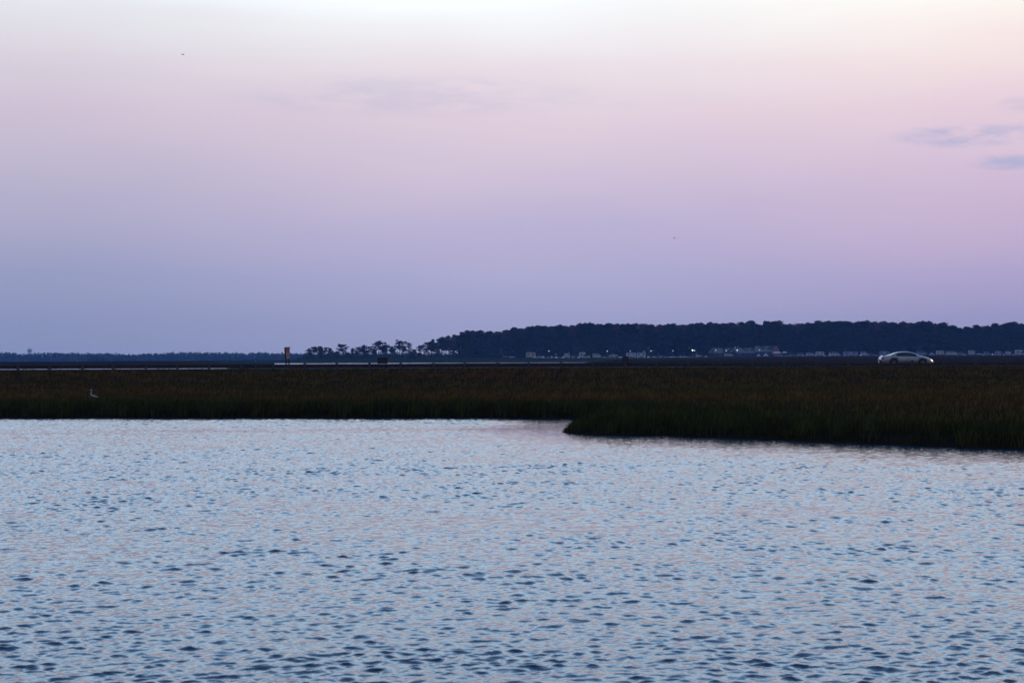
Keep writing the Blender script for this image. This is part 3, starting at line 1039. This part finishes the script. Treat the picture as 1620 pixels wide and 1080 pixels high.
while px < 1700:
    tl = topline(px)
    k = 'tall' if random.random() < .60 else ('bushy' if random.random() < .75 else 'bare')
    if random.random() < (.3 if px < 900 else .12): k = 'bare'
    tree(k, px, tl + random.uniform(-1.6, 1.6), WD + 28 + random.uniform(-6, 6),
         {'tall': 'dark pine whose top makes the skyline of the dense wood', 'bushy': 'round leafy tree whose top makes the skyline of the dense wood',
          'bare': 'wispy half bare tree in the skyline of the dense wood'}[k],
         {'tall': 'pines on the skyline of the wood', 'bushy': 'leafy trees on the skyline of the wood', 'bare': 'bare trees on the skyline of the wood'}[k], 1.4)
    px += random.uniform(6.5, 10.0)
px = 735.0
while px < 1690:
    tl = topline(px)
    k = 'bushy' if random.random() < .62 else 'tall'
    tree(k, px, tl + random.uniform(5, 17), WD + random.uniform(-4, 12),
         {'bushy': 'lower leafy tree in the front row of the dense wood behind the camp', 'tall': 'lower pine in the front row of the dense wood behind the camp'}[k],
         {'bushy': 'leafy trees in the front row of the wood', 'tall': 'pines in the front row of the wood'}[k], 1.25)
    px += random.uniform(14, 19)
px = 746.0
while px < 1690:
    tree('tall', px, topline(px) + random.uniform(.4, 2.2), WD + 48 + random.uniform(0, 14),
         'pine deep in the dense wood showing only between nearer crowns', 'pines deep in the wood', 1.5)
    px += random.uniform(11.5, 15)


def build_mass():
    # undergrowth along the foot of the wood
    cs = []; rs = []
    px = 472.0
    while px < 1720:
        D = WD - 14 + random.uniform(0, 30) + (random.choice((0, 26, 52)) if px > 735 else 0)
        hpx = (6 + 7.5 * random.random()) if px < 735 else 16 + 17 * random.random()
        if px < 485: hpx = 3
        gz = float(far_z(np.array([X(px, D)]), np.array([D]))[0][0])
        H = hpx * D / F
        nq = 3 if px < 735 else 6
        for q in range(nq):
            cs.append((X(px, D) + random.uniform(-1.5, 1.5), D + random.uniform(-2, 2), gz + H * (.12 + .82 * q / nq))); rs.append(random.uniform(1.2, 2.1))
        px += random.uniform(1.6, 3.0) if px < 735 else random.uniform(.65, 1.3)
    o = bpy.data.objects.new('undergrowth', tri_mesh('undergrowth', leaf_cloud(cs, rs, 30, .75, .8, 77), M_under))
    col.objects.link(o)
    tag(o, 'dark tangled undergrowth along the foot of the right hand wood', 'undergrowth', kind='stuff')
    # the far wood on the left, one mass
    cs = []; rs = []
    px = -160.0
    ftop = ([-200, 0, 25, 32, 60, 82, 110, 140, 170, 190, 215, 240, 270, 300, 335, 370, 390, 411, 430, 455, 480, 800], [557, 557, 558, 560, 558.5, 557, 558.5, 558.5, 558.5, 560.5, 561, 559.5, 557.5, 557, 557.5, 558, 559, 557, 558.5, 558, 560, 561])
    while px < 840:
        for row in range(3):
            D = 2860 + row * 45 + random.uniform(-15, 15)
            top = float(np.interp(px, *ftop)) + random.uniform(-1.0, 1.4) + (2 - row) * 1.3
            H = Z(px, top, D) - 1.2
            for q in range(7):
                cs.append((X(px, D) + random.uniform(-3, 3), D + random.uniform(-4, 4), 1.2 + H * (.08 + .83 * q / 6) )); rs.append(random.uniform(2.2, 4.2) * (1 - .35 * q / 6))
        px += random.uniform(2.8, 4.6)
    o = bpy.data.objects.new('far_wood', tri_mesh('far_wood', leaf_cloud(cs, rs, 20, 2.0, .8, 78), M_farleaf))
    col.objects.link(o)
    tag(o, 'blue hazy band of far woodland along the left horizon', 'woodland', kind='stuff')
    # thicket out on the far left marsh
    cs = []; rs = []
    D = 2050.0
    for k in range(46):
        p = 154 + random.gauss(0, 1) * 9
        H = max(1.2, 6.5 * math.exp(-((p - 154) / 15) ** 2))
        cs.append((X(p, D), D + random.uniform(-8, 8), 1.0 + H * random.uniform(.1, .9))); rs.append(random.uniform(1.0, 1.9))
    o = bpy.data.objects.new('shrub_thicket', tri_mesh('shrub_thicket', leaf_cloud(cs, rs, 40, 1.0, .8, 79), M_farleaf))
    col.objects.link(o)
    tag(o, 'low dark shrub thicket on the flat marsh before the far wood', 'shrubs')


build_mass()


def build_tower():
    D = 3080.0; px = 47.0
    zt, zb = Z(px, 550.2, D), 1.0
    t = empty('water_tower', (X(px, D), D, zb), 0, 'pale rounded water tower rising over the far left wood', 'water tower')
    H = zt - zb
    prof = [(0, H), (1.6, H - .2), (3.2, H - 1.0), (4.2, H - 2.4), (4.5, H - 4.0), (4.2, H - 5.4), (3.0, H - 6.8), (1.6, H - 7.6), (.9, H - 8.4)]
    n = 20; v = []
    for r_, z in prof: v += [(r_ * math.cos(2 * math.pi * k / n), r_ * math.sin(2 * math.pi * k / n), z) for k in range(n)]
    MB().add(v, [(j * n + k, (j + 1) * n + k, (j + 1) * n + (k + 1) % n, j * n + (k + 1) % n) for j in range(len(prof) - 1) for k in range(n)]).build('tank', M_tank, t, True)
    MB().tube([(0, 0, -.5), (0, 0, H - 8.0)], [1.1, .9], 12).build('stem', M_tank, t)
    for k in range(6):
        a = k * math.pi / 3
        MB().tube([(5.0 * math.cos(a), 5.0 * math.sin(a), -.5), (4.1 * math.cos(a), 4.1 * math.sin(a), H - 5.2)], .22, 6).build('leg', M_tank, t)
    MB().tube([(4.7 * math.cos(2 * math.pi * k / 20), 4.7 * math.sin(2 * math.pi * k / 20), H - 4.2) for k in range(21)], .12, 5).build('balcony', M_tank, t)


build_tower()


# ------------------------------------------------------------------ the camp in front of the wood
def at_camp(px, D=CD):
    x = X(px, D)
    return (x, D, float(far_z(np.array([x]), np.array([D - .01]))[0][0]) + .12)


def wheel_pair(t, xs, r, hw):
    for x in xs:
        for sg in (-1, 1):
            MB().tube([(x, sg * (hw - .22), r), (x, sg * hw, r)], [r, r], 12).build('wheel', M_rub, t)


def camper(px, w, h, label, wall=M_offw, roof=M_white, D=CD, rz=0, lit=False, nose=True):
    t = empty('camper_trailer', at_camp(px, D), rz, label, 'camper', 'campers parked before the wood')
    L = w * D / F; H = h * D / F; z0 = .55 if H > 2 else .35
    hw = 1.15
    k = .42 if nose else .12
    poly = [(-L / 2, z0), (L / 2 - k, z0), (L / 2, z0 + .5), (L / 2, H - .75), (L / 2 - k * 1.1, H - .12), (-L / 2 + .25, H - .12), (-L / 2, H - .45)]
    MB().prism(poly, -hw, hw, .02).build('body', wall, t)
    MB().prism([(-L / 2 + .2, H - .115), (L / 2 - k, H - .115), (L / 2 - k - .25, H), (-L / 2 + .45, H)], -hw - .04, hw + .04).build('roof', roof, t)
    wz = z0 + (H - z0) * .60
    for x, ww in ((-L * .28, min(1.1, L * .2)), (L * .24, min(1.2, L * .22))):
        MB().box((x, -hw - .012, wz), (ww, .05, (H - z0) * .28)).build('window', M_dark, t)
    MB().box((L * .0, -hw - .01, z0 + (H - z0) * .42), (.66, .04, (H - z0) * .74)).build('door', M_white if wall is not M_white else M_offw, t)
    MB().box((-L * .1, -hw - .012, z0 + (H - z0) * .20), (L * .8, .03, .14)).build('stripe', M_blue, t)
    wheel_pair(t, (-.42, .42) if L > 5.5 else (0,), .34, hw)
    MB().box((L / 2 + .45, 0, .45), (1.0, .12, .10)).build('hitch', M_plastic, t)
    MB().box((-L * .15, 0, H + .10), (.5, .5, .22)).build('roof_vent', M_white, t)
    return t


def motorhome(px, w, h, label, D=CD, rz=0, wall=M_white):
    t = empty('motorhome', at_camp(px, D), rz, label, 'motorhome', 'motorhomes and vans parked before the wood')
    L = w * D / F; H = h * D / F; hw = 1.1
    poly = [(-L / 2, .5), (L * .30, .5), (L / 2, .55), (L / 2, 1.15), (L * .37, 1.35), (L * .27, H * .60), (L * .44, H * .66), (L * .46, H * .88), (L * .38, H), (-L / 2 + .1, H), (-L / 2, H - .15)]
    MB().prism(poly, -hw, hw, .02).build('body', wall, t)
    MB().prism([(L * .372, 1.37), (L * .275, H * .59), (L * .10, H * .59), (L * .10, 1.37)], -hw - .03, hw + .03).build('cab_window', M_dark, t)
    MB().box((-L * .20, -hw - .012, H * .60), (L * .34, .05, H * .24)).build('window', M_dark, t)
    MB().box((-L * .05, -hw - .012, H * .26), (L * .7, .03, .16)).build('stripe', M_blue, t)
    MB().box((-L * .2, 0, H + .12), (.7, .6, .24)).build('roof_vent', M_offw, t)
    wheel_pair(t, (-L * .28, L * .33), .36, hw)
    MB().box((L / 2 + .02, 0, .85), (.06, 1.5, .2)).build('headlights', M_offw, t)
    return t


def van(px, w, h, label, D=CD, rz=0, wall=M_blue):
    t = empty('parked_van', at_camp(px, D), rz, label, 'van', 'motorhomes and vans parked before the wood')
    L = w * D / F; H = h * D / F; hw = 1.0
    poly = [(-L / 2, .4), (L / 2 - .1, .4), (L / 2, .6), (L / 2 - .1, H * .52), (L * .36, H * .60), (L * .24, H * .94), (L * .1, H), (-L / 2 + .15, H), (-L / 2, H * .9)]
    MB().prism(poly, -hw, hw, .025).build('body', wall, t)
    for x, ww in ((-L * .33, L * .2), (-L * .09, L * .2), (L * .15, L * .17)):
        MB().box((x, -hw - .01, H * .73), (ww, .05, H * .26)).build('window', M_dark, t)
    MB().add([(L * .352, -.8, H * .63), (L * .352, .8, H * .63), (L * .262, .75, H * .92), (L * .262, -.75, H * .92)], [(0, 1, 2, 3)]).build('windscreen', M_dark, t)
    MB().box((0, -hw - .01, H * .36), (.02, .03, H * .5)).build('door_seam', M_plastic, t)
    wheel_pair(t, (-L * .30, L * .31), .34, hw)
    MB().box((L / 2 - .02, 0, H * .42), (.06, 1.5, .16)).build('headlights', M_white, t)
    return t


def boat(px, w, h, label, D=CD, rz=0, cabin=True):
    t = empty('trailered_boat', at_camp(px, D), rz, label, 'boat', 'boats parked before the wood')
    L = w * D / F; H = h * D / F
    v = []; n = 9
    zk, zg = .55, .55 + (H - .55) * (.55 if cabin else .95)
    for i in range(n):
        u = i / (n - 1); x = -L / 2 + L * u
        hw = 1.05 * (1 - max(0, (u - .45) / .55) ** 2.2) + .02
        sh = zg + .25 * u * u; kk = zk + .5 * max(0, (u - .6) / .4) ** 2
        v += [(x, -hw, sh), (x, -hw * .7, kk + .2), (x, 0, kk), (x, hw * .7, kk + .2), (x, hw, sh)]
    f = [(i * 5 + k, (i + 1) * 5 + k, (i + 1) * 5 + (k + 1) % 5, i * 5 + (k + 1) % 5) for i in range(n - 1) for k in range(5)]
    f += [(0, 1, 2, 3, 4), tuple(reversed(range((n - 1) * 5, n * 5)))]
    MB().add(v, f).build('hull', M_white, t)
    if cabin:
        MB().prism([(-L * .12, zg), (L * .22, zg + .05), (L * .12, H - .3), (-L * .10, H - .3)], -.75, .75).build('cabin', M_white, t)
        MB().prism([(-L * .22, H - .28), (L * .14, H - .28), (L * .12, H - .18), (-L * .2, H - .18)], -.85, .85).build('hardtop', M_offw, t)
        MB().prism([(-L * .06, zg + .2), (L * .14, zg + .22), (L * .09, H - .42), (-L * .06, H - .42)], -.77, .77).build('window', M_dark, t)
    MB().box((-L / 2 - .12, 0, zg - .1), (.35, .4, .8)).build('outboard_motor', M_plastic, t)
    MB().box((0, -.5, .44), (L * .95, .1, .1)).box((0, .5, .44), (L * .95, .1, .1)).box((L / 2 + .5, 0, .44), (1.2, .1, .1)).box((-L * .1, 0, .44), (.1, 1.0, .1)).build('trailer_frame', M_plastic, t)
    wheel_pair(t, (-L * .12,), .30, .95)
    return t


def tent(px, w, h, label, D=CD, m=M_offw):
    t = empty('tent', at_camp(px, D), 0, label, 'tent', 'tents in the camp')
    L = w * D / F; H = h * D / F
    MB().add([(-L / 2, -1.2, 0), (L / 2, -1.2, 0), (L / 2, 1.2, 0), (-L / 2, 1.2, 0), (-L * .08, 0, H), (L * .08, 0, H), (-L * .32, -.95, H * .42), (L * .32, -.95, H * .42), (L * .32, .95, H * .42), (-L * .32, .95, H * .42)],
             [(0, 1, 7, 6), (1, 2, 8, 7), (2, 3, 9, 8), (3, 0, 6, 9), (6, 7, 5, 4), (7, 8, 5), (8, 9, 4, 5), (9, 6, 4)]).build('fabric', m, t)
    MB().add([(-L * .12, -1.23, .0), (L * .12, -1.23, .0), (L * .03, -.99, H * .42)], [(0, 1, 2)]).build('door_flap', M_plastic, t)
    for sg in (-1, 1): MB().tube([(sg * L * .08, 0, H), (sg * L * .62, -1.3, 0)], .02, 4).build('guy_line', M_white, t)
    return t


def canopy(px, w, z0p, z1p, label, D=CD):
    b = at_camp(px, D)
    t = empty('canopy_shelter', b, 0, label, 'canopy', 'canopies beside the red gable')
    L = w * D / F; z0, z1 = Z(px, z0p, D) - b[2], Z(px, z1p, D) - b[2]
    MB().add([(-L / 2, -1.5, z0), (L / 2, -1.5, z0), (L / 2, 1.5, z0), (-L / 2, 1.5, z0), (-L * .3, 0, z1), (L * .3, 0, z1),
              (-L / 2, -1.5, z0 - .3), (L / 2, -1.5, z0 - .3), (L / 2, 1.5, z0 - .3), (-L / 2, 1.5, z0 - .3)],
             [(0, 1, 5, 4), (1, 2, 5), (2, 3, 4, 5), (3, 0, 4), (0, 6, 7, 1), (1, 7, 8, 2), (2, 8, 9, 3), (3, 9, 6, 0)]).build('roof', M_white, t)
    for x in (-L / 2 + .1, L / 2 - .1):
        for y in (-1.4, 1.4): MB().tube([(x, y, 0), (x, y, z0 - .1)], .05, 6).build('leg', M_pole, t)


def parked_car(px, m, label, D=CD, rz=0, s=1.0):
    p = at_camp(px, D)
    return build_car('parked_car', (p[0], p[1], p[2] - .02), rz, m, label, 'car', 'cars parked before the wood', False, s)


boat(799, 8, 2.6, 'low white boat on a trailer left of the tan camper', cabin=False)
parked_car(810, M_carwhite, 'white car beside the low boat at the left end of the camp')
camper(839.5, 15, 8.6, 'large tan camper with a white roof', wall=M_tan)
parked_car(855, M_carwhite, 'white car just right of the tan camper')
camper(897, 8.5, 6.4, 'small boxy white camper left of the white motorhome', wall=M_white)
motorhome(921.5, 10.5, 8.2, 'white motorhome with a dark side window and high cab')
van(944, 13, 6.2, 'white van with a dark window band right of the motorhome', wall=M_white)
boat(970, 14, 6.0, 'white cabin boat on a trailer left of the white trailers')
camper(998.5, 15, 7.4, 'left one of two long white trailers behind the smaller dark board', wall=M_white)
camper(1014.5, 14, 7.2, 'right one of two long white trailers behind the smaller dark board', wall=M_offw)
parked_car(1106, M_carwhite, 'white car left of the long low building under the brightest lamp', 1306)
van(1153, 14, 4.2, 'low white van in front of the middle of the long building', 1282, wall=M_white)
tent(1200, 5, 3.6, 'small grey tent before the right wing of the building', 1285)
tent(1211.5, 8, 4.6, 'pointed pale tent before the right wing of the building', 1284)
canopy(1229, 14, 558.2, 555.8, 'wide flat white canopy below the red gable', 1285)
canopy(1241, 6, 557.6, 555.8, 'narrow white canopy right of the red gable', 1290)
parked_car(1257, M_cardark, 'dark blue car at the left end of the right hand vehicle row')
van(1268, 11, 4.6, 'faded blue van at the left end of the right hand vehicle row', 1292)
van(1282, 12, 4.9, 'pale blue grey van left of the round white camper', 1290, wall=M_offw)
camper(1297, 13, 6.6, 'bright white rounded camper at the start of the vehicle row', wall=M_white)
van(1320, 16, 5.4, 'long grey van between two bright campers in the row', wall=M_offw)
camper(1345.5, 23, 6.0, 'very long low white trailer left of the silver sedan', wall=M_blue)
van(1367, 10, 5.6, 'white van with three dark windows left of the silver sedan', wall=M_white)
parked_car(1379, M_cardark, 'dark car beside the three window van', 1304)
camper(1399, 15, 6.2, 'white roofed blue trailer seen over the tail of the silver sedan', wall=M_blue)
van(1458, 15, 6.2, 'dull blue van seen over the bonnet of the silver sedan')
tent(1474, 7, 4.6, 'small pale tent right of the silver sedan', m=M_blue)
camper(1487, 12, 7.0, 'square white camper right of the silver sedan', wall=M_white)
van(1506, 18, 5.8, 'long blue grey van behind the white car at right', wall=M_offw)
parked_car(1506, M_carwhite, 'bright white car in front of the long blue grey van', 1262)
camper(1537, 10, 7.0, 'short round white camper in the right part of the row', wall=M_offw)
van(1561, 9, 5.2, 'small dull blue van between two short campers')
camper(1579, 10, 5.8, 'short blue camper with a pale roof second from the right', wall=M_blue)
van(1522, 9, 4.4, 'low dull van between the long blue grey van and the short round camper')
parked_car(1550, M_carwhite, 'white car in the gap right of the short round camper', 1296)
camper(1595, 8, 5.2, 'smallest pale camper next to the motorhome at the right edge', wall=M_offw)
motorhome(1612, 12, 7.4, 'white motorhome at the right edge of the photo')


def build_hall():
    D = 1306.0
    p = at_camp(1170, D)
    t = empty('long_hall', p, 0, 'long low grey roofed hall with a red gable end before the wood', 'building')
    zof = lambda px, py: Z(px, py, D) - p[2]
    xo = lambda px: X(px, D) - p[0]
    x0, x1, x2 = xo(1121), xo(1195), xo(1232)
    ze, zr = zof(1150, 558.2), zof(1150, 550.4)
    MB().box(((x0 + x1) / 2 + .6, 5.0, ze / 2 - .15), (x1 - x0 - 1.6, 9.0, ze + .3)).build('wall', M_wall, t)
    MB().add([(x0, 0, ze), (x1, 0, ze), (x1, 5, zr), (x0 + 3.2, 5, zr), (x0, 10, ze), (x1, 10, ze), (x0, 0, ze - .25), (x1, 0, ze - .25), (x0, 10, ze - .25), (x1, 10, ze - .25)],
             [(0, 1, 2, 3), (5, 4, 3, 2), (0, 3, 4), (0, 6, 7, 1), (4, 8, 6, 0), (5, 9, 8, 4), (1, 7, 9, 5), (1, 5, 2)]).build('roof', M_grey, t)
    ze2, zr2 = zof(1212, 556.2), zof(1212, 547.0)
    xa, xb = x1 + .05, xo(1224.5)
    MB().box(((xa + xb) / 2 + .3, 5.2, ze2 / 2 - .15), (xb - xa + .4, 10.4, ze2 + .3)).build('wall', M_wall, t)
    MB().add([(xa, -.6, ze2), (xb, -.6, ze2), (xb, 5, zr2), (xa, 5, zr2), (xa, 11, ze2), (xb, 11, ze2), (xa, -.6, ze2 - .25), (xb, -.6, ze2 - .25)],
             [(0, 1, 2, 3), (5, 4, 3, 2), (0, 6, 7, 1), (0, 3, 4), (1, 5, 2)]).build('roof', M_grey, t)
    # red gable end, turned toward the water
    xc = xo(1232.5)
    MB().prism([(xb + .05, -.1), (xc, -.1), (xc, zof(1228, 554.5)), ((xb + xc) / 2 + .4, zof(1228, 547.2)), (xb + .05, zof(1228, 548.6))], -1.2, 9).build('gable_end', M_red, t)
    for k in range(9):
        px = 1127 + k * 8
        MB().box((xo(px), .46, ze * .52), (1.2, .10, 1.1)).build('window', M_dark, t)
    MB().box((xo(1156), .45, 1.1), (1.4, .10, 2.2)).build('door', M_plastic, t)
    cx = xo(1156.5)
    MB().prism([(cx - 4.2, ze - .2), (cx + 4.2, ze - .2), (cx, zof(1156, 549.2))], -1.6, 2.6).build('porch', M_wall, t)
    MB().box((cx + .2, -1.64, zof(1156, 555.2)), (1.6, .06, .8)).build('porch_sign', M_tan, t)
    q = xo(1164.3)
    cu = MB().box((q, 5, zr + .4), (1.1, 1.1, 1.2)).build('cupola', M_offw, t)
    MB().box((q, 5, zr + 1.25), (1.5, 1.5, .7), taper=.1).build('cupola_roof', M_grey, cu)


build_hall()


def lamp(px, py, label, big=False, D=1288.0, r=None):
    b = at_camp(px, D)
    t = empty('street_lamp', b, 0, label, 'street lamp', 'lit lamps along the foot of the wood')
    h = Z(px, py, D) - b[2]
    MB().tube([(0, 0, -.2), (0, 0, h - .25)], [.09, .06], 8).build('pole', M_pole, t)
    r = r or (.52 if big else .36)
    MB().ball((0, 0, h), (r, r, r * .95), 12, 8).build('lamp_globe', M_lampb if big else M_lamp, t, True)
    MB().tube([(0, 0, h + r * .8), (0, 0, h + r * 1.25)], [r * .7, r * .1], 8).build('lamp_cap', M_pole, t)


for a in ((868.3, 555.0, 'lit lamp standing alone right of the tan camper'),
          (960.5, 555.2, 'lit lamp above the left end of the white cabin boat'),
          (997, 555.2, 'dimmer lit lamp above the left long trailer', False, 1288, .30),
          (1029.8, 555.0, 'lit lamp just right of the two long trailers'),
          (1064.5, 554.6, 'small lit lamp midway between the long trailers and the brightest lamp', False, 1288, .32),
          (1095.5, 553.8, 'brightest of all the lamps, left of the long hall', True),
          (1098.8, 554.4, 'lit lamp touching the right side of the brightest lamp', False, 1290, .38),
          (1132.3, 554.0, 'lit lamp before the left end of the hall roof', False, 1288, .34),
          (1148.6, 554.5, 'lit lamp left of the hall porch'),
          (1166.3, 553.8, 'bright lit lamp right of the hall porch under the cupola', False, 1288, .52),
          (1201.3, 553.6, 'lit lamp before the right wing of the hall', False, 1288, .36)):
    lamp(*a)

# a small tail light glowing by the van
t = empty('parked_trailer', at_camp(932.5, 1296), 0, 'small dark trailer with a glowing red lamp between motorhome and van', 'trailer')
MB().box((0, 0, .75), (1.7, 1.3, .5)).build('box', M_plastic, t)
MB().box((-.3, -.68, .85), (.45, .06, .4)).build('tail_light', M_tail_lit, t)
wheel_pair(t, (0,), .28, .78)

# ------------------------------------------------------------------ the evening air
hz = MB().box((0, 1740, 22.5), (3800, 3640, 51))
mh = bpy.data.materials.new('evening haze')
mh.use_nodes = True
mh.node_tree.nodes.clear()
gh = NG(mh.node_tree)
pv = gh.n('ShaderNodeVolumePrincipled')
pv.inputs['Color'].default_value = (.17, .38, 1.0, 1)
pv.inputs['Absorption Color'].default_value = (1, 1, 1, 1)
pv.inputs['Density'].default_value = 8.8e-5
pv.inputs['Anisotropy'].default_value = 0.0
ho = gh.n('ShaderNodeOutputMaterial')
mh.node_tree.links.new(pv.outputs[0], ho.inputs['Volume'])
ho_ = hz.build('haze', mh)
tag(ho_, 'thin blue evening haze over water, marsh and woods', 'haze', kind='stuff')
